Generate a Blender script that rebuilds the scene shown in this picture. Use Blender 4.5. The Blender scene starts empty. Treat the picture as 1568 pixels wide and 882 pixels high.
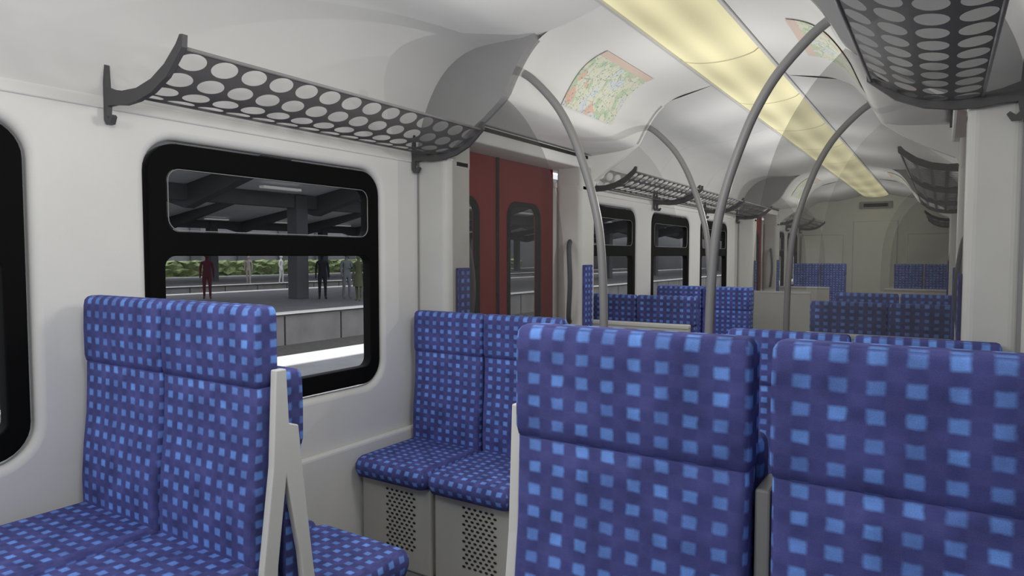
import bpy, bmesh, math, random
from mathutils import Vector, Matrix
random.seed(4)
scene = bpy.context.scene
scene.view_settings.view_transform = 'Standard'
scene.view_settings.look = 'None'
scene.view_settings.exposure = 0.0
COL = scene.collection
EYE = 1.37
CX = 1.02
HW = 1.23          # half width of the interior

# ------------------------------------------------------------------ materials
def mat(name, col, rough=0.6, metal=0.0, noise=0.0, nscale=8.0, emit=None, es=0.0, spec=0.3, bump=0.0, bscale=200):
    m = bpy.data.materials.new(name); m.use_nodes = True
    nt = m.node_tree; b = nt.nodes['Principled BSDF']
    b.inputs['Base Color'].default_value = (*col, 1)
    b.inputs['Roughness'].default_value = rough
    b.inputs['Metallic'].default_value = metal
    b.inputs['Specular IOR Level'].default_value = spec
    tc = nt.nodes.new('ShaderNodeTexCoord')
    if noise > 0:
        n = nt.nodes.new('ShaderNodeTexNoise'); n.inputs['Scale'].default_value = nscale
        n.inputs['Detail'].default_value = 5
        nt.links.new(tc.outputs['Object'], n.inputs['Vector'])
        r = nt.nodes.new('ShaderNodeMix'); r.data_type = 'RGBA'
        r.inputs['A'].default_value = (*[c*(1-noise) for c in col], 1)
        r.inputs['B'].default_value = (*[min(1, c*(1+noise)) for c in col], 1)
        nt.links.new(n.outputs['Fac'], r.inputs['Factor'])
        nt.links.new(r.outputs['Result'], b.inputs['Base Color'])
    if bump > 0:
        n2 = nt.nodes.new('ShaderNodeTexNoise'); n2.inputs['Scale'].default_value = bscale
        nt.links.new(tc.outputs['Object'], n2.inputs['Vector'])
        bp = nt.nodes.new('ShaderNodeBump'); bp.inputs['Strength'].default_value = bump
        bp.inputs['Distance'].default_value = 0.002
        nt.links.new(n2.outputs['Fac'], bp.inputs['Height'])
        nt.links.new(bp.outputs['Normal'], b.inputs['Normal'])
    if emit:
        b.inputs['Emission Color'].default_value = (*emit, 1)
        b.inputs['Emission Strength'].default_value = es
    return m

def glass(name, tint, haze, hazecol=(.3, .3, .3), gloss=0.06):
    m = bpy.data.materials.new(name); m.use_nodes = True
    nt = m.node_tree; nt.nodes.clear()
    out = nt.nodes.new('ShaderNodeOutputMaterial')
    t = nt.nodes.new('ShaderNodeBsdfTransparent'); t.inputs['Color'].default_value = (*tint, 1)
    d = nt.nodes.new('ShaderNodeBsdfDiffuse'); d.inputs['Color'].default_value = (*hazecol, 1)
    m1 = nt.nodes.new('ShaderNodeMixShader'); m1.inputs[0].default_value = haze
    nt.links.new(t.outputs[0], m1.inputs[1]); nt.links.new(d.outputs[0], m1.inputs[2])
    last = m1
    if gloss > 0:
        g = nt.nodes.new('ShaderNodeBsdfGlossy'); g.inputs['Roughness'].default_value = 0.08
        m2 = nt.nodes.new('ShaderNodeMixShader'); m2.inputs[0].default_value = gloss
        nt.links.new(m1.outputs[0], m2.inputs[1]); nt.links.new(g.outputs[0], m2.inputs[2]); last = m2
    nt.links.new(last.outputs[0], out.inputs['Surface'])
    return m

def fabric():
    m = bpy.data.materials.new('seat_fabric'); m.use_nodes = True
    nt = m.node_tree; N = nt.nodes; L = nt.links; b = N['Principled BSDF']
    b.inputs['Roughness'].default_value = 0.95
    b.inputs['Specular IOR Level'].default_value = 0.1
    uv = N.new('ShaderNodeUVMap'); uv.uv_map = 'UVMap'
    def vm(op, a, bb=None):
        n = N.new('ShaderNodeVectorMath'); n.operation = op
        L.new(a, n.inputs[0])
        if bb is not None: n.inputs[1].default_value = bb
        return n.outputs[0]
    def ma(op, a, v=None, link=None):
        n = N.new('ShaderNodeMath'); n.operation = op
        L.new(a, n.inputs[0])
        if v is not None: n.inputs[1].default_value = v
        if link is not None: L.new(link, n.inputs[1])
        return n.outputs[0]
    sc = vm('MULTIPLY', uv.outputs[0], (1/.0465, 1/.0395, 0))
    nz = N.new('ShaderNodeTexNoise'); nz.inputs['Scale'].default_value = 2.2; nz.inputs['Detail'].default_value = 3
    L.new(sc, nz.inputs['Vector'])
    off = vm('SUBTRACT', nz.outputs['Color'], (.5, .5, .5)); off = vm('MULTIPLY', off, (.14, .14, 0))
    ad = N.new('ShaderNodeVectorMath'); ad.operation = 'ADD'; L.new(sc, ad.inputs[0]); L.new(off, ad.inputs[1])
    def mask(vec, half):
        fr = vm('FRACTION', vec)
        s = N.new('ShaderNodeSeparateXYZ'); L.new(fr, s.inputs[0])
        outs = []
        for o in ('X', 'Y'):
            a = ma('ABSOLUTE', ma('SUBTRACT', s.outputs[o], .5))
            r = N.new('ShaderNodeMapRange'); L.new(a, r.inputs['Value'])
            r.inputs['From Min'].default_value = half+.06; r.inputs['From Max'].default_value = half-.06
            outs.append(r.outputs[0])
        return outs
    mx, my = mask(ad.outputs[0], .235)
    m1 = ma('MULTIPLY', mx, link=my)
    ban = ma('MULTIPLY', ma('MAXIMUM', mx, link=my), .4)
    fl = vm('FLOOR', sc)
    wn = N.new('ShaderNodeTexWhiteNoise'); L.new(fl, wn.inputs['Vector'])
    var = N.new('ShaderNodeMapRange'); L.new(wn.outputs['Value'], var.inputs['Value'])
    var.inputs['To Min'].default_value = .6; var.inputs['To Max'].default_value = 1.0
    m2 = ma('MULTIPLY', m1, link=var.outputs[0])
    c0 = N.new('ShaderNodeMix'); c0.data_type = 'RGBA'
    c0.inputs['A'].default_value = (.088, .096, .285, 1); c0.inputs['B'].default_value = (.060, .069, .23, 1)
    L.new(ban, c0.inputs['Factor'])
    c1 = N.new('ShaderNodeMix'); c1.data_type = 'RGBA'
    L.new(m2, c1.inputs['Factor']); L.new(c0.outputs['Result'], c1.inputs['A'])
    c1.inputs['B'].default_value = (.17, .34, .84, 1)
    n3 = N.new('ShaderNodeTexNoise'); n3.inputs['Scale'].default_value = 600; n3.inputs['Detail'].default_value = 2
    L.new(uv.outputs[0], n3.inputs['Vector'])
    n4 = N.new('ShaderNodeTexNoise'); n4.inputs['Scale'].default_value = 14; n4.inputs['Detail'].default_value = 6
    L.new(uv.outputs[0], n4.inputs['Vector'])
    mul = ma('ADD', ma('MULTIPLY', n3.outputs['Fac'], .5), link=ma('MULTIPLY', n4.outputs['Fac'], 1.4))
    c2 = N.new('ShaderNodeMix'); c2.data_type = 'RGBA'; c2.blend_type = 'MULTIPLY'
    c2.inputs['Factor'].default_value = 1
    L.new(c1.outputs['Result'], c2.inputs['A']); L.new(mul, c2.inputs['B'])
    L.new(c2.outputs['Result'], b.inputs['Base Color'])
    bp = N.new('ShaderNodeBump'); bp.inputs['Strength'].default_value = .3; bp.inputs['Distance'].default_value = .001
    L.new(n3.outputs['Fac'], bp.inputs['Height']); L.new(bp.outputs['Normal'], b.inputs['Normal'])
    return m

def diffuser():
    m = bpy.data.materials.new('lamp_diffuser'); m.use_nodes = True
    nt = m.node_tree; N = nt.nodes; L = nt.links; b = N['Principled BSDF']
    tc = N.new('ShaderNodeTexCoord'); s = N.new('ShaderNodeSeparateXYZ'); L.new(tc.outputs['Object'], s.inputs[0])
    a = N.new('ShaderNodeMath'); a.operation = 'MULTIPLY'; a.inputs[1].default_value = 34; L.new(s.outputs['X'], a.inputs[0])
    c = N.new('ShaderNodeMath'); c.operation = 'COSINE'; L.new(a.outputs[0], c.inputs[0])
    a2 = N.new('ShaderNodeMath'); a2.operation = 'MULTIPLY'; a2.inputs[1].default_value = 2*math.pi/1.15; L.new(s.outputs['Y'], a2.inputs[0])
    c2 = N.new('ShaderNodeMath'); c2.operation = 'COSINE'; L.new(a2.outputs[0], c2.inputs[0])
    ad = N.new('ShaderNodeMath'); ad.operation = 'ADD'; L.new(c.outputs[0], ad.inputs[0]); L.new(c2.outputs[0], ad.inputs[1])
    mr = N.new('ShaderNodeMapRange'); mr.inputs['From Min'].default_value = -2; mr.inputs['From Max'].default_value = 2
    mr.inputs['To Min'].default_value = .66; mr.inputs['To Max'].default_value = 1.14
    L.new(ad.outputs[0], mr.inputs['Value'])
    b.inputs['Base Color'].default_value = (.12, .115, .08, 1)
    b.inputs['Roughness'].default_value = .9
    b.inputs['Specular IOR Level'].default_value = .05
    b.inputs['Emission Color'].default_value = (.76, .70, .43, 1)
    L.new(mr.outputs[0], b.inputs['Emission Strength'])
    return m

def mapmat():
    m = bpy.data.materials.new('map_paper'); m.use_nodes = True
    nt = m.node_tree; N = nt.nodes; L = nt.links; b = N['Principled BSDF']
    uv = N.new('ShaderNodeUVMap'); uv.uv_map = 'UVMap'
    def noise(sc, det=3):
        n = N.new('ShaderNodeTexNoise'); n.inputs['Scale'].default_value = sc; n.inputs['Detail'].default_value = det
        L.new(uv.outputs[0], n.inputs['Vector']); return n.outputs['Fac']
    def gt(a, v, op='GREATER_THAN'):
        n = N.new('ShaderNodeMath'); n.operation = op; n.inputs[1].default_value = v; L.new(a, n.inputs[0]); return n.outputs[0]
    def layer(a, fac, col):
        x = N.new('ShaderNodeMix'); x.data_type = 'RGBA'; L.new(fac, x.inputs['Factor'])
        if a is None: x.inputs['A'].default_value = (.72, .72, .58, 1)
        else: L.new(a, x.inputs['A'])
        x.inputs['B'].default_value = (*col, 1); return x.outputs['Result']
    cur = layer(None, gt(noise(5), .55), (.52, .64, .44))
    v = N.new('ShaderNodeTexVoronoi'); v.inputs['Scale'].default_value = 6; v.distance = 'MANHATTAN'; L.new(uv.outputs[0], v.inputs['Vector'])
    s = N.new('ShaderNodeSeparateColor'); L.new(v.outputs['Color'], s.inputs[0])
    cur = layer(cur, gt(s.outputs[0], .82), (.66, .70, .72))
    cur = layer(cur, gt(s.outputs[1], .94), (.74, .50, .40))
    cur = layer(cur, gt(noise(34, 2), .63), (.18, .34, .34))
    cur = layer(cur, gt(noise(60, 1), .72), (.60, .30, .18))
    v2 = N.new('ShaderNodeTexVoronoi'); v2.feature = 'DISTANCE_TO_EDGE'; v2.inputs['Scale'].default_value = 7
    L.new(uv.outputs[0], v2.inputs['Vector'])
    cur = layer(cur, gt(v2.outputs['Distance'], .014, 'LESS_THAN'), (.35, .47, .42))
    sx = N.new('ShaderNodeSeparateXYZ'); L.new(uv.outputs[0], sx.inputs[0])
    cur = layer(cur, gt(sx.outputs['X'], .93, 'LESS_THAN'), (.70, .56, .48))
    L.new(cur, b.inputs['Base Color'])
    b.inputs['Roughness'].default_value = .8
    return m

M_FAB = fabric()
M_WALL = mat('wall_plastic', (.73, .73, .715), .75, noise=.07, nscale=3, bump=.1, spec=.15)
M_CEIL = mat('ceiling_panel', (.68, .68, .67), .85, noise=.06, nscale=3, spec=.1)
M_VEST = mat('vestibule_panel', (.77, .77, .75), .75, noise=.04, nscale=3, spec=.15)
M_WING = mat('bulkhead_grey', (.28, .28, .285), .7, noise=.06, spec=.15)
M_CREAM = mat('frame_cream', (.56, .56, .54), .6, noise=.05)
M_FRAME = mat('seat_frame_white', (.66, .66, .64), .5, noise=.04)
M_GREYF = mat('seat_frame_grey', (.30, .30, .28), .5)
M_PED = mat('pedestal_beige', (.50, .495, .46), .5, noise=.05)
M_HOLE = mat('hole_dark', (.03, .03, .03), .9)
M_BLACK = mat('rubber_black', (.004, .004, .004), .8, spec=.1)
M_POLE = mat('pole_grey', (.24, .24, .245), .45, metal=.0, spec=.4)
M_RACK = mat('rack_grey', (.22, .213, .213), .6, metal=.0, noise=.06)
M_BRK = mat('bracket_dark', (.075, .075, .08), .55)
M_RED = mat('door_red', (.20, .011, .010), .6, noise=.12, nscale=4, spec=.12)
M_SEAM = mat('seam_dark', (.02, .02, .02), .7)
M_SEAMG = mat('seam_grey', (.4, .4, .4))
M_FLOOR = mat('floor_lino', (.16, .16, .17), .6, noise=.25, nscale=60)
M_END = mat('end_wall_olive', (.66, .655, .58), .8, noise=.04, spec=.1)
M_DIFF = diffuser()
M_RIB = mat('lamp_rib', (.25, .22, .15), .8, emit=(.45, .40, .25), es=.5, spec=.05)
M_MAP = mapmat()
M_GLASS = glass('partition_glass', (.79, .79, .785), .055, (.42, .42, .41), 0)
M_GLASS2 = glass('partition_glass_clear', (.92, .92, .915), .008, (.42, .42, .41), 0)
M_WGLASS = glass('window_glass', (.90, .90, .91), .006, (.3, .3, .3), 0)
# exterior
M_PLAT = mat('platform_asphalt', (.12, .118, .125), .9, noise=.3, nscale=2)
M_PEDGE = mat('platform_edge_white', (.62, .60, .57), .8, noise=.15, nscale=3)
M_PSIDE = mat('platform_concrete', (.18, .172, .165), .9, noise=.35, nscale=1.5)
M_BALL = mat('ballast', (.07, .065, .06), .95, noise=.5, nscale=6)
M_RAIL = mat('rail_steel', (.22, .2, .19), .4, metal=.8)
M_CAN = mat('canopy_dark', (.08, .08, .086), .8, noise=.2, nscale=.6)
M_CANL = mat('canopy_light', (.70, .70, .71), .8, noise=.2, nscale=.6)
M_HEDGE = mat('hedge_leaves', (.26, .33, .15), .95, noise=.85, nscale=5)
M_BUILD = mat('station_building', (.14, .14, .145), .9, noise=.3, nscale=.5)
M_TUBE = mat('station_tube', (.4, .4, .4), .5, emit=(.5, .5, .48), es=.3)

# ------------------------------------------------------------------ mesh helpers
def empty(name, loc=(0, 0, 0), rz=0.0):
    e = bpy.data.objects.new(name, None); e.location = loc; e.rotation_euler = (0, 0, rz)
    e.empty_display_size = .1
    COL.objects.link(e); return e

def obj(name, me, parent=None, mats=None, smooth=False):
    o = bpy.data.objects.new(name, me); COL.objects.link(o)
    if mats:
        for m in (mats if isinstance(mats, (list, tuple)) else [mats]): me.materials.append(m)
    if parent: o.parent = parent
    if smooth:
        for p in me.polygons: p.use_smooth = True
    return o

def boxuv(me):
    if not me.uv_layers: me.uv_layers.new(name='UVMap')
    l = me.uv_layers['UVMap'] if 'UVMap' in me.uv_layers else me.uv_layers[0]
    for p in me.polygons:
        n = p.normal
        ax = max(range(3), key=lambda i: abs(n[i]))
        for li in p.loop_indices:
            c = me.vertices[me.loops[li].vertex_index].co
            l.data[li].uv = (c.y, c.z) if ax == 0 else ((c.x, c.z) if ax == 1 else (c.x, c.y))

def from_bm(bm, name):
    bmesh.ops.recalc_face_normals(bm, faces=bm.faces)
    me = bpy.data.meshes.new(name); bm.to_mesh(me); bm.free(); return me

def mk(name, verts, faces, mats=None, parent=None, smooth=False):
    me = bpy.data.meshes.new(name); me.from_pydata([tuple(v) for v in verts], [], faces)
    bm = bmesh.new(); bm.from_mesh(me); bmesh.ops.recalc_face_normals(bm, faces=bm.faces); bm.to_mesh(me); bm.free()
    return obj(name, me, parent, mats, smooth)

def bm_box(bm, lo, hi, bev=0.0, seg=2, mi=0):
    lo = Vector(lo); hi = Vector(hi); c = (lo+hi)/2; s = hi-lo
    r = bmesh.ops.create_cube(bm, size=1)
    vs = r['verts']
    for v in vs: v.co = Vector((v.co.x*s.x, v.co.y*s.y, v.co.z*s.z))+c
    fs = set(f for v in vs for f in v.link_faces)
    for f in fs: f.material_index = mi
    if bev > 0:
        es = list(set(e for v in vs for e in v.link_edges))
        bmesh.ops.bevel(bm, geom=es, offset=min(bev, min(s)*.45), segments=seg, profile=.5, affect='EDGES')

def box(name, lo, hi, m, parent=None, bev=0.0, seg=2):
    bm = bmesh.new(); bm_box(bm, lo, hi, bev, seg)
    return obj(name, from_bm(bm, name), parent, m)

def rrect(w0, w1, d0, d1, r, n=4):
    pts = []
    r = min(r, (w1-w0)*.49, (d1-d0)*.49)
    for cx, cy, a0 in ((w1-r, d1-r, 0), (w0+r, d1-r, 90), (w0+r, d0+r, 180), (w1-r, d0+r, 270)):
        for i in range(n+1):
            a = math.radians(a0+90*i/n)
            pts.append((cx+r*math.cos(a), cy+r*math.sin(a)))
    return pts

def loft(name, secs, m=None, parent=None, smooth=True, uv=False):
    n = len(secs[0]); vs = [p for s in secs for p in s]; fs = []
    for k in range(len(secs)-1):
        for i in range(n):
            j = (i+1) % n
            fs.append((k*n+i, k*n+j, (k+1)*n+j, (k+1)*n+i))
    fs.append(tuple(range(n-1, -1, -1))); fs.append(tuple((len(secs)-1)*n+i for i in range(n)))
    o = mk(name, vs, fs, m, parent, smooth)
    if uv: boxuv(o.data)
    return o

def tube(name, pts, r, m, parent=None, res=10, rads=None, cap=True):
    pts = [Vector(p) for p in pts]
    secs = []
    up = Vector((0, 1, 0.01))
    for i, p in enumerate(pts):
        t = (pts[min(i+1, len(pts)-1)]-pts[max(i-1, 0)]).normalized()
        u = up if abs(t.dot(up)) < .95 else Vector((1, 0, 0))
        a = t.cross(u).normalized(); b = t.cross(a).normalized()
        rr = rads[i] if rads else r
        secs.append([p+a*rr*math.cos(2*math.pi*k/res)+b*rr*math.sin(2*math.pi*k/res) for k in range(res)])
    return loft(name, secs, m, parent)

def smoothpts(pts, sub=6):
    pts = [Vector(p) for p in pts]; out = []
    for i in range(len(pts)-1):
        p0 = pts[max(i-1, 0)]; p1 = pts[i]; p2 = pts[i+1]; p3 = pts[min(i+2, len(pts)-1)]
        for k in range(sub):
            t = k/sub
            out.append(.5*((2*p1)+(-p0+p2)*t+(2*p0-5*p1+4*p2-p3)*t*t+(-p0+3*p1-3*p2+p3)*t**3))
    out.append(pts[-1]); return out

def rloop(y0, y1, z0, z1, r, n=8):
    return rrect(y0, y1, z0, z1, r, n)

def panel_holes(name, outer, holes, x, thick, bev, m, parent=None, side=-1):
    cu = bpy.data.curves.new(name, 'CURVE'); cu.dimensions = '2D'; cu.fill_mode = 'BOTH'
    for k, lp in enumerate([outer]+holes):
        sp = cu.splines.new('POLY'); sp.points.add(len(lp)-1)
        for i, p in enumerate(lp): sp.points[i].co = (p[0], p[1], 0, 1)
        sp.use_cyclic_u = True
    cu.extrude = max(thick/2-bev, 0.0005); cu.bevel_depth = bev; cu.bevel_resolution = 3
    cu.offset = -bev if bev else 0
    o = bpy.data.objects.new(name+'_tmp', cu); COL.objects.link(o)
    dg = bpy.context.evaluated_depsgraph_get()
    me = bpy.data.meshes.new_from_object(o.evaluated_get(dg))
    bpy.data.objects.remove(o)
    me.name = name
    for v in me.vertices:
        a, b, c = v.co
        v.co = (x+side*thick/2+c, a, b)
    bm = bmesh.new(); bm.from_mesh(me); bmesh.ops.remove_doubles(bm, verts=bm.verts, dist=1e-5)
    bmesh.ops.recalc_face_normals(bm, faces=bm.faces); bm.to_mesh(me); bm.free()
    me.materials.clear()
    return obj(name, me, parent, m)

# ------------------------------------------------------------------ profiles (right half, x>=0)
PC = [(0, 2.437), (.21, 2.437), (.40, 2.392), (.58, 2.356), (.7, 2.354), (.86, 2.350), (.98, 2.312), (1.07, 2.245), (1.14, 2.15), (1.19, 2.04), (1.22, 1.93), (1.23, 1.84)]
PV = [(0, 2.437), (.21, 2.437), (.36, 2.408), (.44, 2.390), (.51, 2.362), (.57, 2.318), (.62, 2.258), (.665, 2.188), (.71, 2.11), (.76, 2.085), (.85, 2.07), (1.04, 2.055)]
def sm2(p, sub=4):
    q = smoothpts([(a, b, 0) for a, b in p[1:]], sub)
    return [Vector((p[0][0], p[0][1], 0))]+q
PCs = [(v.x, v.y) for v in sm2(PC)]
PVs = [(v.x, v.y) for v in sm2(PV)]

def ceiling_strip(name, prof, y0, y1, m, parent):
    full = [(-a, b) for a, b in reversed(prof)]+[(a, b) for a, b in prof[1:]]
    vs = []; fs = []; n = len(full)
    for y in (y0, y1): vs += [(a, y, b) for a, b in full]
    vs += [(a, y0, b+.03) for a, b in full]+[(a, y1, b+.03) for a, b in full]
    for i in range(n-1):
        fs.append((i, i+1, n+i+1, n+i)); fs.append((2*n+i, 3*n+i, 3*n+i+1, 2*n+i+1))
    fs.append((0, n, 3*n, 2*n)); fs.append((n-1, 3*n-1, 4*n-1, 2*n-1))
    return mk(name, vs, fs, m, parent, True)

Y0, YE = -2.6, 13.4
P1, P2, D = 2.65, 4.25, 6.3
ceil = empty('ceiling')
for i, (a, b, p, m) in enumerate([(Y0, P1, PCs, M_CEIL), (P1, P2, PVs, M_VEST), (P2, P1+D, PCs, M_CEIL), (P1+D, P2+D, PVs, M_VEST), (P2+D, YE, PCs, M_CEIL)]):
    ceiling_strip('panel_%d' % i, p, a, b, m, ceil)
box('roof_skin', (-1.4, Y0-.05, 2.55), (1.4, YE+.05, 2.6), M_WING, ceil)
for s in (-1, 1):
    bx = sorted((s*1.33, s*1.40))
    box('cant_rail', (bx[0], Y0-.05, 1.98), (bx[1], YE+.05, 2.56), M_WING, ceil)
for s in (-1, 1):
    for k in (0, D):
        bx = sorted((s*1.04, s*1.33))
        box('door_header', (bx[0], P1+k, 1.962), (bx[1], P2+k, 2.09), M_VEST, ceil, .012)
        box('header_slot', (min(s*1.03, s*1.05), P1+.25+k, 2.028), (max(s*1.03, s*1.05), P2-.1+k, 2.048), M_SEAM, ceil)
for y in (-.9, 5.9, 7.3, 11.9):
    full = [(-a, b) for a, b in reversed(PCs)]+[(a, b) for a, b in PCs[1:]]
    vs = [(a, y-.0012, b-.0015) for a, b in full]+[(a, y+.0012, b-.0015) for a, b in full]; n = len(full)
    mk('seam', vs, [(i, i+1, n+i+1, n+i) for i in range(n-1)], M_SEAMG, ceil)

box('floor', (-1.32, Y0, -.05), (1.32, YE, 0), M_FLOOR)
box('wall_back', (-1.32, Y0-.05, 0), (1.32, Y0, 2.6), M_WALL)
ew = empty('wall_end')
box('panel', (-1.32, YE, 0), (1.32, YE+.05, 2.6), M_END, ew)
box('door_leaf', (-.34, YE-.025, 0), (.34, YE, 1.98), M_END, ew, .01)
box('door_seam_left', (-.352, YE-.012, 0), (-.34, YE, 2.0), M_PED, ew)
box('door_seam_right', (.34, YE-.012, 0), (.352, YE, 2.0), M_PED, ew)
box('cupboard', (-1.2, YE-.06, 0), (-.5, YE, 1.75), M_END, ew, .02)
box('cupboard_right', (.5, YE-.06, 0), (1.2, YE, 1.75), M_END, ew, .02)
vt = empty('air_vent')
box('vent_frame', (-.26, YE-.03, 2.20), (.26, YE, 2.32), M_WING, vt, .01)
box('vent_slot', (-.19, YE-.035, 2.23), (.19, YE-.028, 2.29), M_SEAM, vt)

# ------------------------------------------------------------------ walls, windows
WZ0, WZ1 = .775, 1.76
winrows = [(-1.70, -.58), (-.23, .885), (1.25, 2.345), (4.42, 5.50), (5.89, 6.97), (7.36, 8.44), (10.95, 12.0), (12.25, 13.2)]
sects = [(Y0, P1+.03), (P2-.19, P1+D+.03), (P2+D-.19, YE)]
wcount = 1
for s, nm in ((-1, 'left'), (1, 'right')):
    w = empty('wall_'+nm)
    for i, (a, b) in enumerate(sects):
        hs = [rloop(y0-.012, y1+.012, WZ0-.012, WZ1+.012, .115) for (y0, y1) in winrows if y0 > a and y1 < b]
        panel_holes('wall_panel_%d' % i, [(a, 0), (b, 0), (b, 1.90), (a, 1.90)], hs, s*HW, .08, .028, M_WALL, w, s)
        bx = sorted((s*HW, s*(HW-.035)))
        box('heater_duct', (bx[0], a, 0), (bx[1], b, .52), M_WALL, w, .016, 3)
        bx = sorted((s*(HW+.03), s*(HW-.006)))
        box('cornice', (bx[0], a, 1.835), (bx[1], b, 1.875), M_WALL, w, .006, 3)
    for (y0, y1) in winrows:
        we = empty('window_%d' % wcount); wcount += 1
        x = s*(HW+.006)
        up = rloop(y0+.065, y1-.07, 1.455, WZ1-.085, .045)
        lo = rloop(y0+.055, y1-.06, WZ0+.08, 1.37, .04)
        panel_holes('frame', rloop(y0, y1, WZ0, WZ1, .105), [up, lo], x, .05, .006, M_BLACK, we, s)
        gx = s*(HW+.035)
        mk('pane', [(gx, y0+.03, WZ0+.03), (gx, y1-.03, WZ0+.03), (gx, y1-.03, WZ1-.03), (gx, y0+.03, WZ1-.03)], [(0, 1, 2, 3)], M_WGLASS, we)
        lp = rloop(y0+.068, y1-.073, 1.458, WZ1-.088, .043)
        tube('hopper_edge', [(x, a_, b_) for a_, b_ in lp+[lp[0]]], .0018, M_POLE, we, 6)

# ------------------------------------------------------------------ doors
dc = 1
for s in (-1, 1):
    for k in (0, D):
        de = empty('door_%d' % dc); dc += 1
        c = 3.37+k
        for q, (a, b, wa, wb) in enumerate(((c-.69, c-.004, c-.59, c-.20), (c+.004, c+.69, c+.12, c+.50))):
            panel_holes('leaf_%d' % q, [(a, 0), (b, 0), (b, 1.96), (a, 1.96)], [rloop(wa, wb, .78, 1.70, .09)], s*(HW+.02), .04, .004, M_RED, de, s)
            panel_holes('gasket_%d' % q, rloop(wa-.012, wb+.012, .768, 1.712, .1), [rloop(wa+.02, wb-.02, .80, 1.68, .075)], s*(HW+.012), .03, .004, M_BLACK, de, s)
            gx = s*(HW+.04)
            mk('door_glass_%d' % q, [(gx, wa, .78), (gx, wb, .78), (gx, wb, 1.70), (gx, wa, 1.70)], [(0, 1, 2, 3)], M_WGLASS, de)
        bx = sorted((s*(HW+.012), s*(HW+.05)))
        box('centre_seal', (bx[0], c-.012, 0), (bx[1], c+.012, 1.96), M_BLACK, de)

# ------------------------------------------------------------------ bulkheads / partitions
def wing_poly(s):
    up = [(a, b+.012) for a, b in PCs if a >= .50]
    q = .04 if s > 0 else 0
    low = [(1.23, .0), (1.06+q, .0), (1.05+q, 1.82), (1.02+q, 1.885), (.93, 1.95), (.82, 2.02), (.74, 2.08), (.71, 2.11)]
    ins = [(a, b) for a, b in reversed(PVs) if .53 < a < .70]
    return [(s*a, b) for a, b in up+[(1.23, 1.8)]+low+ins]

def plate_xz(name, poly, y0, y1, m, parent, bev=0.0):
    bm = bmesh.new()
    v0 = [bm.verts.new((a, y0, b)) for a, b in poly]; f = bm.faces.new(v0)
    r = bmesh.ops.extrude_face_region(bm, geom=[f])
    for v in [g for g in r['geom'] if isinstance(g, bmesh.types.BMVert)]: v.co.y = y1
    bmesh.ops.triangulate(bm, faces=[f for f in bm.faces if len(f.verts) > 4])
    return obj(name, from_bm(bm, name), parent, m)

def resample_glass(s):
    edge = smoothpts([(.71, 2.10, 0), (.60, 1.98, 0), (.49, 1.78, 0), (.425, 1.52, 0), (.405, 1.2, 0), (.40, .95, 0)], 5)
    q = .045 if s > 0 else 0
    return [(s*v.x, v.y) for v in edge]+[(s*(1.05+q), .95), (s*(1.05+q), 1.82), (s*.93, 1.95)]

pole_prof = [(.69, 2.245), (.60, 2.185), (.48, 2.06), (.40, 1.93), (.345, 1.80), (.295, 1.65), (.258, 1.49), (.24, 1.29), (.232, 1.06), (.23, .7), (.23, 0)]
for k in (0, D):
    for j, yp in enumerate((P1+k, P2+k)):
        for s in (-1, 1):
            pe = empty('partition')
            q = .04 if s > 0 else 0
            wy0, wy1 = (yp-.035, yp+.02)
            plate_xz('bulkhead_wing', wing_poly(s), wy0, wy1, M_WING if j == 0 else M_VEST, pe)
            bx = sorted((s*(1.035+q), s*1.225))
            py = (yp-.045, yp+.165) if j == 0 else (yp-.19, yp+.03)
            box('pillar', (bx[0], py[0], 0), (bx[1], py[1], 1.87), M_CREAM, pe, .03, 5)
            hy = (yp+.02, yp+.163) if j == 0 else (yp-.188, yp-.03)
            box('pillar_head', (bx[0], hy[0], 1.80), (bx[1], hy[1], 1.985), M_CREAM, pe, .02, 4)
            gp = resample_glass(s)
            # first screens carry grey tint and haze; the others cleared to lighten the far end
            plate_xz('glass_pane', gp, yp+.003, yp+.007, M_GLASS if (k == 0 and j == 0) else M_GLASS2, pe)
            bx = sorted((s*.345, s*(1.04+q)))
            box('low_panel', (bx[0], yp-.015, 0), (bx[1], yp+.02, .90), M_PED, pe, .006)
            box('low_panel_cap', (bx[0], yp-.022, .895), (bx[1], yp+.027, .925), M_CREAM, pe, .008)
            bx = sorted((s*(1.022+q), s*(1.038+q)))
            yy = (yp+.03, yp+.135) if j == 0 else (yp-.165, yp-.03)
            pd = box('leaning_pad', (bx[0], yy[0], .62), (bx[1], yy[1], 1.31), M_FAB, pe, .006); boxuv(pd.data)
            if k == 0:
                ge = empty('grab_pole')
                py_ = yp+.05
                pts = smoothpts([(s*a, py_, b) for a, b in pole_prof], 5)
                tube('pole', pts, .0185, M_POLE, ge, 14)
                d = (pts[0]-pts[2]).normalized()
                tube('socket', [pts[0]-d*.035, pts[0]+d*.006], .024, M_BRK, ge, 14)
                tube('foot', [(s*.23, py_, 0), (s*.23, py_, .03)], .035, M_BRK, ge, 14)
            he = empty('door_handle')
            if j == 1:
                hp = smoothpts([(s*1.12, yp-.185, .92), (s*1.10, yp-.24, .97), (s*1.08, yp-.26, 1.2), (s*1.10, yp-.24, 1.42), (s*1.12, yp-.185, 1.47)], 5)
            else:
                hp = smoothpts([(s*1.12, yp+.16, .92), (s*1.10, yp+.215, .97), (s*1.08, yp+.235, 1.2), (s*1.10, yp+.215, 1.42), (s*1.12, yp+.16, 1.47)], 5)
            tube('handle_bar', hp, .016, M_BRK, he, 10)

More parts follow.
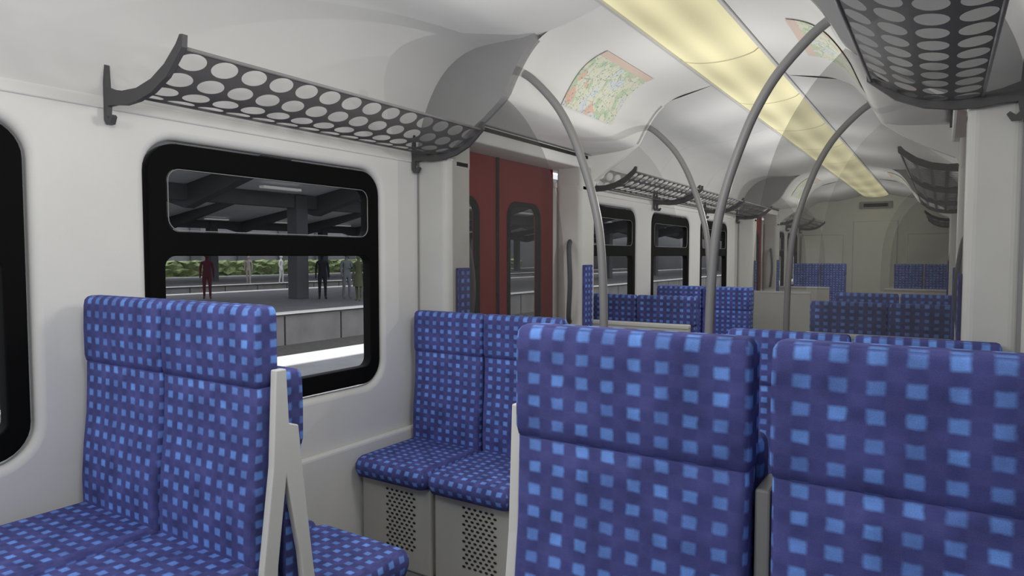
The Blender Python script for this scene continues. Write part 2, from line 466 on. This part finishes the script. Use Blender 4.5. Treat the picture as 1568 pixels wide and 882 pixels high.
# ------------------------------------------------------------------ ceiling light
le = empty('ceiling_light')
prof = [(-.205+.41*i/16, 2.437-.045*(1-((i-8)/8)**2)**.6) for i in range(17)]
ly0, ly1 = Y0+.1, YE-.12
vs = [(a, ly0, b) for a, b in prof]+[(a, ly1, b) for a, b in prof]
n = len(prof)
mk('diffuser', vs, [(i, i+1, n+i+1, n+i) for i in range(n-1)]+[tuple(range(n)), tuple(range(n, 2*n))], M_DIFF, le, False)
for s in (-1, 1):
    bx = sorted((s*.203, s*.222))
    box('side_rail', (bx[0], ly0, 2.425), (bx[1], ly1, 2.445), M_CREAM, le, .003)
y = ly0+.35
while y < ly1:
    vs = []
    for yy in (y-.008, y+.008): vs += [(a, yy, b-.003) for a, b in prof]
    mk('rib', vs, [(i, i+1, n+i+1, n+i) for i in range(n-1)], M_RIB, le)
    y += 1.15

# ------------------------------------------------------------------ map posters (flat paper glued on the curved vestibule panel)
def arc(prof, t):
    d = 0
    for i in range(len(prof)-1):
        a = Vector(prof[i]); b = Vector(prof[i+1]); l = (b-a).length
        if d+l >= t: return a+(b-a)*((t-d)/l), (b-a).normalized()
        d += l
    return Vector(prof[-1]), Vector((0, -1))
def poster(s, y0, y1, t0, t1, k=0):
    vs = []; fs = []; uvs = []
    ny, ntt = 2, 16
    for i in range(ntt+1):
        t = t0+(t1-t0)*i/ntt
        p, tg = arc(PVs, t); nr = Vector((tg.y, -tg.x))
        if nr.y > 0: nr = -nr
        p = p+nr*.005
        for j in range(ny+1):
            vs.append((s*p.x, y0+(y1-y0)*j/ny, p.y)); uvs.append((t/.5, (y0+(y1-y0)*j/ny)/.5))
    for i in range(ntt):
        for j in range(ny):
            a = i*(ny+1)+j; fs.append((a, a+1, a+ny+2, a+ny+1))
    o = mk('map_poster', vs, fs, M_MAP)
    l = o.data.uv_layers.new(name='UVMap')
    for lp in o.data.loops: l.data[lp.index].uv = uvs[lp.vertex_index]
for s in (-1, 1):
    for k in (0, D):
        poster(s, 3.12+k, 3.75+k, .42, .79)

# ------------------------------------------------------------------ luggage racks
RP = smoothpts([(1.11, 1.866, 0), (1.03, 1.862, 0), (.95, 1.875, 0), (.88, 1.905, 0), (.80, 1.955, 0)], 8)
RP2 = [(v.x, v.y) for v in RP]
def arclen(p): return sum((Vector(p[i+1])-Vector(p[i])).length for i in range(len(p)-1))
RL = arclen(RP2)
def rack(s, y0, y1):
    e = empty('luggage_rack')
    rows, cols = 4, 14
    me = bmesh.new()
    ds = (y1-y0)/cols; dt = RL/rows
    cache = {}
    def V(sy, t):
        key = (round(sy, 4), round(t, 4))
        if key not in cache:
            p, _ = arc(RP2, min(max(t, 0), RL-1e-6)); cache[key] = me.verts.new((s*p.x, sy, p.y))
        return cache[key]
    NS = 24
    for r in range(rows):
        for c in range(cols):
            cy = y0+(c+.5)*ds; ct = (r+.5)*dt
            ring = []; outer = []
            for k in range(NS):
                a = 2*math.pi*k/NS+math.pi/4
                ca, sa = math.cos(a), math.sin(a)
                ring.append(V(cy+ds*.405*ca, ct+dt*.405*sa))
                q = max(abs(ca), abs(sa))
                outer.append(V(cy+ds*.5*ca/q, ct+dt*.5*sa/q))
            for k in range(NS):
                k2 = (k+1) % NS
                try: me.faces.new((outer[k], outer[k2], ring[k2], ring[k]))
                except ValueError: pass
    bmesh.ops.solidify(me, geom=list(me.faces), thickness=.003)
    o = obj('perforated_shelf', from_bm(me, 'perforated_shelf'), e, M_RACK)
    tube('front_edge', [(s*.80, y0, 1.956), (s*.80, y1, 1.956)], .006, M_RACK, e, 8)
    tube('rear_edge', [(s*1.11, y0, 1.866), (s*1.11, y1, 1.866)], .005, M_RACK, e, 8)
    top = [(1.205, 1.90), (1.16, 1.885), (1.11, 1.876), (1.03, 1.874), (.95, 1.89), (.88, 1.922), (.82, 1.968), (.80, 1.992)]
    bot = [(.785, 1.99), (.788, 1.955), (.87, 1.885), (.95, 1.85), (1.03, 1.835), (1.10, 1.832), (1.16, 1.84), (1.20, 1.84)]
    hook = [(1.205, 1.81), (1.195, 1.80), (1.18, 1.812), (1.172, 1.805), (1.185, 1.783), (1.21, 1.783), (1.222, 1.80), (1.222, 1.97), (1.21, 1.97), (1.207, 1.93)]
    for yb in (y0, y1):
        plate_xz('bracket', [(s*a, b) for a, b in top+bot+hook], yb-.008, yb+.008, M_BRK, e)
for s in (-1, 1):
    for (a, b) in ((1.115, 2.575), (4.42, 5.88), (5.95, 7.41), (7.45, 8.8), (10.75, 12.0), (12.05, 13.25)):
        rack(s, a, b)

# ------------------------------------------------------------------ seats
def make_seat_meshes():
    W = .205
    hs = []
    for z, w, f, b, r in ((.90, W-.008, -.022, .03, .010), (.903, W-.003, -.026, .036, .012), (.92, W, -.029, .038, .012), (1.0, W, -.030, .038, .012), (1.07, W, -.028, .038, .012), (1.088, W-.001, -.025, .036, .012), (1.097, W-.006, -.018, .030, .010), (1.10, W-.013, -.010, .022, .008)):
        hs.append([Vector((p[0], p[1], z)) for p in rrect(-w, w, f, b, r)])
    bs = []
    for z, w, f in ((.40, W-.010, -.045), (.47, W-.008, -.05), (.55, W-.006, -.050), (.65, W-.004, -.042), (.75, W-.004, -.031), (.85, W-.003, -.026), (.90, W-.003, -.025), (.915, W-.010, -.015)):
        pts = rrect(-w, w, f, .034, .014)
        bs.append([Vector((p[0], p[1], z)) for p in pts])
    cs = []
    for z, w, f, b, r in ((.385, W-.02, -.415, .0, .03), (.39, W-.006, -.435, .0, .035), (.42, W-.002, -.45, .0, .04), (.445, W-.002, -.45, .0, .04), (.462, W-.006, -.440, .0, .04), (.472, W-.014, -.425, .0, .035), (.476, W-.03, -.40, .0, .03)):
        cs.append([Vector((p[0], p[1], z)) for p in rrect(-w, w, f, b, r)])
    return hs, bs, cs
hs, bs, cs = make_seat_meshes()
tmp = [loft('headrest', hs, M_FAB, uv=True), loft('backrest', bs, M_FAB, uv=True), loft('cushion', cs, M_FAB, uv=True)]
SM = [o.data for o in tmp]
for o in tmp: bpy.data.objects.remove(o)
bm = bmesh.new(); bm_box(bm, (-.2, -.39, 0), (.2, .03, .385), .01)
MEB = from_bm(bm, 'base'); MEB.materials.append(M_PED)
bm = bmesh.new()
for i in range(6):
    for j in range(15):
        cx = -.045+i*.028+(.014 if j % 2 else 0); cz = .10+j*.0175
        vs = [bm.verts.new((cx+.0088*math.cos(a*math.pi/4), -.3915, cz+.0055*math.sin(a*math.pi/4))) for a in range(8)]
        bm.faces.new(vs)
MEG = from_bm(bm, 'grille_holes'); MEG.materials.append(M_HOLE)
def seat(x, y, dz=0.0, away=False, base=True):
    e = empty('train_seat', (x, y, dz), math.pi if away else 0)
    for nm, me in zip(('headrest', 'backrest', 'cushion'), SM): obj(nm, me, e)
    if base:
        obj('base', MEB, e); obj('grille', MEG, e)
        if dz > 0:
            box('plinth', (-.2, -.38, -dz), (.2, .03, .005), M_PED, e)
    return e
X1, X2 = .345+.21, .345+.21+.420
def pair(y, dz=0, away=False, sides=(-1, 1), xs=(X1, X2)):
    for s in sides:
        for x in xs: seat(s*x, y, dz, away)
XR = (.583, .583+.436)
def end_frame(y, dz, s, off=0):
    e = empty('seat_end_frame')
    x0, x1 = sorted((s*(.322+off), s*(.344+off)))
    def strip(name, poly, m=M_FRAME):
        bm = bmesh.new()
        v0 = [bm.verts.new((x0, a, b)) for a, b in poly]; f = bm.faces.new(v0)
        r = bmesh.ops.extrude_face_region(bm, geom=[f])
        for v in [g for g in r['geom'] if isinstance(g, bmesh.types.BMVert)]: v.co.x = x1
        bmesh.ops.bevel(bm, geom=list(bm.edges), offset=.003, segments=2, profile=.5, affect='EDGES')
        bmesh.ops.triangulate(bm, faces=[f for f in bm.faces if len(f.verts) > 4])
        obj(name, from_bm(bm, name), e, m)
    yc = y
    strip('a_frame', [(yc-.018, 1.095), (yc+.012, 1.095), (yc+.018, .96), (yc+.046, .95), (yc+.060, .81), (yc+.082, .62), (yc+.11, .40), (yc+.15, 0), (yc+.10, 0), (yc+.07, .40), (yc+.048, .62), (yc+.008, .83), (yc-.020, .62), (yc-.035, .40), (yc-.05, 0), (yc-.10, 0), (yc-.085, .40), (yc-.062, .62), (yc-.03, .86)])
    return e
YB = 1.035
pair(YB, .15, sides=(-1,))
pair(YB, .148, sides=(1,), xs=XR)
pair(YB+.085, -.015, True, sides=(-1,))
pair(YB+.085, -.015, True, sides=(1,), xs=XR)
end_frame(YB+.025, 0, -1)
end_frame(YB+.025, 0, 1, .028)
box('seat_support_bar', (.583+.2065, YB+.0, 0), (.583+.2295, YB+.09, 1.02), M_GREYF, None, .004)
pair(2.55, 0)
pair(4.40, 0, True)
pair(5.90, 0, sides=(-1,)); pair(5.99, 0, True, sides=(-1,))
pair(5.50, 0, sides=(1,))
pair(12.55, .14)
pair(-.62, 0, True)

# ------------------------------------------------------------------ exterior
PZ = -.28; TZ = -1.15
def rx(x): return x+CX
box('track_ground', (-80, -40, TZ-.3), (20, 95, TZ), M_BALL)
def platform(x0, x1):
    e = empty('station_platform')
    box('slab', (x0, -40, TZ), (x1, 90, PZ), M_PSIDE, e)
    box('surface', (x0+.15, -40, PZ), (x1-.15, 90, PZ+.012), M_PLAT, e)
    box('coping_near', (x1-.5, -40, PZ), (x1+.08, 90, PZ+.03), M_PEDGE, e, .01)
    box('coping_far', (x0-.08, -40, PZ), (x0+.75, 90, PZ+.03), M_PEDGE, e, .01)
    bm = bmesh.new()
    for i in range(60):
        yy = -38+i*2.1
        bm_box(bm, (x1-.002, yy, TZ), (x1+.006, yy+.05, PZ-.05))
    obj('joints', from_bm(bm, 'joints'), e, M_SEAM)
platform(rx(-8.9), rx(-2.75))
platform(rx(-27.5), rx(-15.6))
platform(rx(-49), rx(-33.8))
for x in (-11.4, -12.9, -29.8, -31.3):
    e = empty('rail')
    box('rail_foot', (rx(x)-.06, -40, TZ), (rx(x)+.06, 90, TZ+.02), M_RAIL, e)
    box('rail_web', (rx(x)-.012, -40, TZ+.02), (rx(x)+.012, 90, TZ+.13), M_RAIL, e)
    box('rail_head', (rx(x)-.035, -40, TZ+.13), (rx(x)+.035, 90, TZ+.17), M_RAIL, e)

def canopy(xc, half, zc, ze):
    e = empty('platform_canopy')
    for s in (-1, 1):
        vs = []
        for y in (-30, 90):
            vs += [(xc, y, zc), (xc+s*half, y, ze), (xc+s*half, y, ze+.15), (xc, y, zc+.15)]
        mk('roof_slope', vs, [(0, 1, 2, 3), (4, 5, 6, 7), (0, 1, 5, 4), (1, 2, 6, 5), (2, 3, 7, 6), (3, 0, 4, 7)], M_CANL, e)
        box('fascia', (xc+s*half-.1, -30, ze-.12), (xc+s*half+.1, 90, ze+.3), M_CANL, e)
        for i in range(20):
            y = -25+i*5.4
            vs = []
            for yy in (y, y+.35):
                vs += [(xc, yy, zc-.75), (xc+s*half, yy, ze-.22), (xc+s*half, yy, ze+.02), (xc, yy, zc+.02)]
            mk('rafter', vs, [(0, 1, 2, 3), (4, 5, 6, 7), (0, 1, 5, 4), (1, 2, 6, 5), (2, 3, 7, 6), (3, 0, 4, 7)], M_CAN, e)
            if s == 1:
                box('lamp', (xc+1.2, y+2.0, zc+.0), (xc+1.45, y+3.6, zc+.08), M_TUBE, e)
    for i in range(11):
        y = -20.6+i*9.5
        box('column', (xc-.28, y-.28, PZ), (xc+.28, y+.28, zc), M_CAN, e, .04)
    box('spine_beam', (xc-.2, -30, zc-.5), (xc+.2, 90, zc), M_CAN, e)
canopy(rx(-21), 6.2, 3.7, 4.7)
canopy(rx(-41), 7.5, 3.7, 4.7)

bm = bmesh.new()
NY, NZ = 260, 7
grid = []
for j in range(NY+1):
    row = []
    for k in range(NZ+1):
        yy = -20+100*j/NY; zz = PZ+1.25*k/NZ
        row.append(bm.verts.new((rx(-50)+random.uniform(-.25, .25)+.3*(1-(k/NZ)**3), yy+random.uniform(-.1, .1), zz+random.uniform(-.1, .12))))
    row.append(bm.verts.new((rx(-51.5), yy, PZ+1.2)))
    grid.append(row)
for j in range(NY):
    for k in range(NZ+1):
        bm.faces.new((grid[j][k], grid[j+1][k], grid[j+1][k+1], grid[j][k+1]))
obj('hedge', from_bm(bm, 'hedge'), None, M_HEDGE)
be = empty('station_building')
box('facade', (rx(-62), -40, TZ), (rx(-60), 95, 8), M_BUILD, be)
box('end_sky_block', (rx(-60), 92, TZ), (5, 95, 8), M_BUILD, be)  # added end wall, blocks the white sky behind the far windows
for i in range(26):
    box('facade_pier', (rx(-60), -38+i*5, TZ), (rx(-59.7), -37+i*5, 8), M_CAN, be)
box('right_sky_block', (4.5, -40, TZ), (5.0, 92, 4.5), M_BUILD)  # unseen wall, added to keep sky light out of the right-hand windows

# ------------------------------------------------------------------ people
def person(name, X, Y, z0, rz, H, top, legs, hair, skin=(.40, .24, .17), arms='down', skirt=None, shoe=(.02, .02, .02), step=.06):
    k = H/1.75
    J = {}; E = []
    def v(n, p, r): J[n] = (Vector(p)*k, r*k)
    v('pelvis', (0, 0, .95), .125); v('waist', (0, 0, 1.10), .115); v('chest', (0, 0, 1.30), .140); v('neckb', (0, .01, 1.46), .07)
    v('neck', (0, .0, 1.52), .052); v('head', (0, -.01, 1.58), .06)
    E += [('pelvis', 'waist'), ('waist', 'chest'), ('chest', 'neckb'), ('neckb', 'neck'), ('neck', 'head')]
    for s, t in ((-1, 'L'), (1, 'R')):
        st = step*s
        v('hip'+t, (s*.09, 0, .88), .095); v('knee'+t, (s*.10, -.02-st*.4, .50), .062); v('ankle'+t, (s*.105, .02-st, .09), .042); v('toe'+t, (s*.12, -.14-st, .035), .035)
        E += [('pelvis', 'hip'+t), ('hip'+t, 'knee'+t), ('knee'+t, 'ankle'+t), ('ankle'+t, 'toe'+t)]
        v('sh'+t, (s*.175, 0, 1.41), .062)
        if arms == 'down':
            v('el'+t, (s*.225, .02, 1.13), .045); v('wr'+t, (s*.235, -.04, .88), .030); hd = Vector((s*.0, -.02, -1))
        elif arms == 'phone' and s == 1:
            v('el'+t, (s*.22, .0, 1.14), .045); v('wr'+t, (s*.13, -.24, 1.20), .030); hd = Vector((-.5, -.7, .4))
        elif arms == 'hips':
            v('el'+t, (s*.29, .03, 1.15), .045); v('wr'+t, (s*.18, -.06, .99), .030); hd = Vector((-s*.6, -.3, -.6))
        else:
            v('el'+t, (s*.225, .02, 1.13), .045); v('wr'+t, (s*.22, -.10, .89), .030); hd = Vector((0, -.1, -1))
        hd.normalize()
        w = Vector(J['wr'+t][0])/k
        v('pm'+t, w+hd*.07, .028)
        J['hd'+t] = (hd, 0)
        E += [('chest', 'sh'+t), ('sh'+t, 'el'+t), ('el'+t, 'wr'+t), ('wr'+t, 'pm'+t)]
    names = [n for n in J if not n.startswith('hd')]
    idx = {n: i for i, n in enumerate(names)}
    me = bpy.data.meshes.new('body'); me.from_pydata([J[n][0] for n in names], [(idx[a], idx[b]) for a, b in E], [])
    o = bpy.data.objects.new('body_tmp', me); COL.objects.link(o)
    sk = o.modifiers.new('Skin', 'SKIN'); sk.use_smooth_shade = True
    sv = me.skin_vertices[0].data
    for n in names:
        r = J[n][1]
        if n in ('pelvis', 'waist', 'chest'): sv[idx[n]].radius = (r*1.15, r*.78)
        else: sv[idx[n]].radius = (r, r)
        sv[idx[n]].use_root = (n == 'pelvis')
    sb = o.modifiers.new('Sub', 'SUBSURF'); sb.levels = 2; sb.render_levels = 2
    dg = bpy.context.evaluated_depsgraph_get()
    m2 = bpy.data.meshes.new_from_object(o.evaluated_get(dg))
    bpy.data.objects.remove(o)
    bm = bmesh.new(); bm.from_mesh(m2)
    for f in bm.faces:
        c = f.calc_center_median()/k
        mi = 0
        armzone = abs(c.x) > .16
        wr = min((c-Vector(J['wr'+t][0])/k).length for t in 'LR'); pm = min((c-Vector(J['pm'+t][0])/k).length for t in 'LR')
        if pm < .075 and pm < wr+.02: mi = 2
        elif c.z > 1.485: mi = 2
        elif c.z < .10: mi = 3
        elif c.z < .94 and not armzone: mi = 1
        f.material_index = mi; f.smooth = True
    def blob(center, sx, sy, sz, mi, shape=None):
        r = bmesh.ops.create_uvsphere(bm, u_segments=20, v_segments=14, radius=1)
        fs = set()
        for q in r['verts']:
            p = q.co.copy()
            if shape: p = shape(p)
            q.co = (Vector((p.x*sx, p.y*sy, p.z*sz))+Vector(center))*k
            fs.update(q.link_faces)
        for f in fs: f.material_index = mi; f.smooth = True
    def hs_(p):
        p = p.copy()
        if p.z < 0: p.x *= 1+.28*p.z; p.y *= 1+.10*p.z
        if p.y < -.8 and abs(p.x) < .3 and -.35 < p.z < .15: p.y -= .18
        return p
    hc = (0, -.015, 1.642)
    blob(hc, .074, .092, .112, 2, hs_)
    blob((0, .012, 1.668), .080, .090, .098, 4, lambda p: Vector((p.x, p.y if p.z > .35 or p.y > -.2 else -.2, p.z)))
    for s in (-1, 1):
        blob((s*.077, -.005, 1.635), .010, .018, .030, 2)
        blob((s*.028, -.098, 1.645), .012, .008, .007, 3)
    blob((0, -.098, 1.588), .022, .008, .006, 5)
    if skirt:
        secs = []
        for z, r in ((1.02, .135), (.9, .17), (.75, .19), (.55, .215)):
            secs.append([bm.verts.new(Vector((r*1.1*math.cos(a*math.pi/10), r*.85*math.sin(a*math.pi/10), z))*k) for a in range(20)])
        for q in range(3):
            for a in range(20):
                f = bm.faces.new((secs[q][a], secs[q][(a+1) % 20], secs[q+1][(a+1) % 20], secs[q+1][a])); f.material_index = 0; f.smooth = True
    for s, t in ((-1, 'L'), (1, 'R')):
        hd = J['hd'+t][0]; pm = Vector(J['pm'+t][0])/k
        side = hd.cross(Vector((1, 0, 0)) if abs(hd.x) < .7 else Vector((0, 0, 1))).normalized()
        curl = hd.cross(side).normalized()
        if curl.x*s > 0: curl = -curl
        for fi, (o_, L_) in enumerate(((-.027, .062), (-.009, .074), (.009, .070), (.026, .056), (-.040, .05))):
            b0 = pm+side*o_ + (hd*.005 if fi < 4 else hd*-.045)
            if fi == 4: pts = [b0+side*.012, b0-side*.012+hd*.02, b0-side*.02+hd*.045]
            else: pts = [b0, b0+hd*L_*.5+curl*.004, b0+hd*L_*.85+curl*.02]
            rings = []
            for pi, p in enumerate(pts):
                rr = (.0095, .0085, .006)[pi]
                rings.append([bm.verts.new((p+side*rr*math.cos(a*math.pi/3)+curl*rr*math.sin(a*math.pi/3))*k) for a in range(6)])
            for q in range(2):
                for a in range(6):
                    f = bm.faces.new((rings[q][a], rings[q][(a+1) % 6], rings[q+1][(a+1) % 6], rings[q+1][a])); f.material_index = 2; f.smooth = True
            f = bm.faces.new(rings[2]); f.material_index = 2
    me3 = from_bm(bm, name)
    mz = min(v.co.z for v in me3.vertices)
    ms = [mat('top_cloth', top, .9, noise=.15), mat('leg_cloth', legs, .9, noise=.15), mat('skin', skin, .6), mat('shoe', shoe, .5), mat('hair', hair, .7, noise=.2), mat('lips', (.3, .1, .09), .5)]
    me3.materials.clear()
    o = obj(name, me3, None, ms)
    o.location = (X, Y, z0-mz); o.rotation_euler = (0, 0, rz)
    return o
def at(u, depth):
    r = (u-784)/1029
    return CX+depth*(.8415*r-.540), depth*(.540*r+.8415)
G = PZ+.012
ppl = [
 ('man_in_maroon_shirt', 316, 25.7, 1.0, 1.76, (.08, .018, .028), (.02, .02, .025), (.02, .015, .01), 'down', None),
 ('woman_in_grey_top', 380, 39.5, .6, 1.66, (.25, .22, .2), (.25, .12, .1), (.08, .05, .02), 'down', None),
 ('woman_in_white_top', 430, 40, 2.0, 1.70, (.5, .5, .5), (.02, .02, .02), (.02, .015, .01), 'phone', None),
 ('man_in_dark_suit', 493, 25.6, .9, 1.78, (.012, .012, .016), (.012, .012, .016), (.015, .01, .01), 'down', None),
 ('man_in_grey_jacket', 530, 25.8, 1.3, 1.80, (.13, .14, .15), (.05, .08, .14), (.03, .02, .01), 'phone', None),
 ('woman_in_green_dress', 549, 24.6, .3, 1.72, (.08, .09, .05), (.3, .18, .13), (.03, .02, .01), 'down', True),
 ('woman_in_red_skirt', 2, 6.9, .8, 1.68, (.02, .02, .025), (.35, .2, .15), (.02, .01, .01), 'down', True),
]
for nm, u, dp, rz, H, tp, lg, hr, ar, sk in ppl:
    X, Y = at(u, dp)
    person(nm, X, Y, G, rz, H, tp, lg, hr, arms=ar, skirt=sk)

# ------------------------------------------------------------------ lights
def point(name, loc, e, r=.15, col=(1, .99, .965)):
    l = bpy.data.lights.new(name, 'POINT'); l.energy = e; l.shadow_soft_size = r; l.color = col
    o = bpy.data.objects.new(name, l); o.location = loc; COL.objects.link(o); return o
for y, z, e, r in ((-1.8, 1.88, 11, .15), (-.6, 1.88, 18, .15), (.6, 1.88, 16.5, .15), (1.8, 1.88, 15.5, .15), (3.4, 1.75, 13, 0), (4.9, 1.8, 12, 0), (6.2, 1.8, 13, 0), (7.5, 1.8, 13, 0), (9.7, 1.75, 15, 0), (11.5, 1.5, 20, 0)):
    point('cabin_fill', (0, y, z), e, r)  # unseen fills added below the strip, which alone lights the cabin too weakly

w = bpy.data.worlds.new('World'); scene.world = w; w.use_nodes = True
bg = w.node_tree.nodes['Background']
bg.inputs[0].default_value = (.66, .69, .74, 1); bg.inputs[1].default_value = 3.2

# ------------------------------------------------------------------ camera
cam = bpy.data.cameras.new('Camera'); cam.sensor_width = 36; cam.lens = 36*1028/1568
cam.clip_start = .02; cam.clip_end = 400
co = bpy.data.objects.new('Camera', cam); COL.objects.link(co)
co.location = (CX, 0, EYE); co.rotation_euler = (math.radians(90-2.73), 0, math.radians(32.7))
scene.camera = co
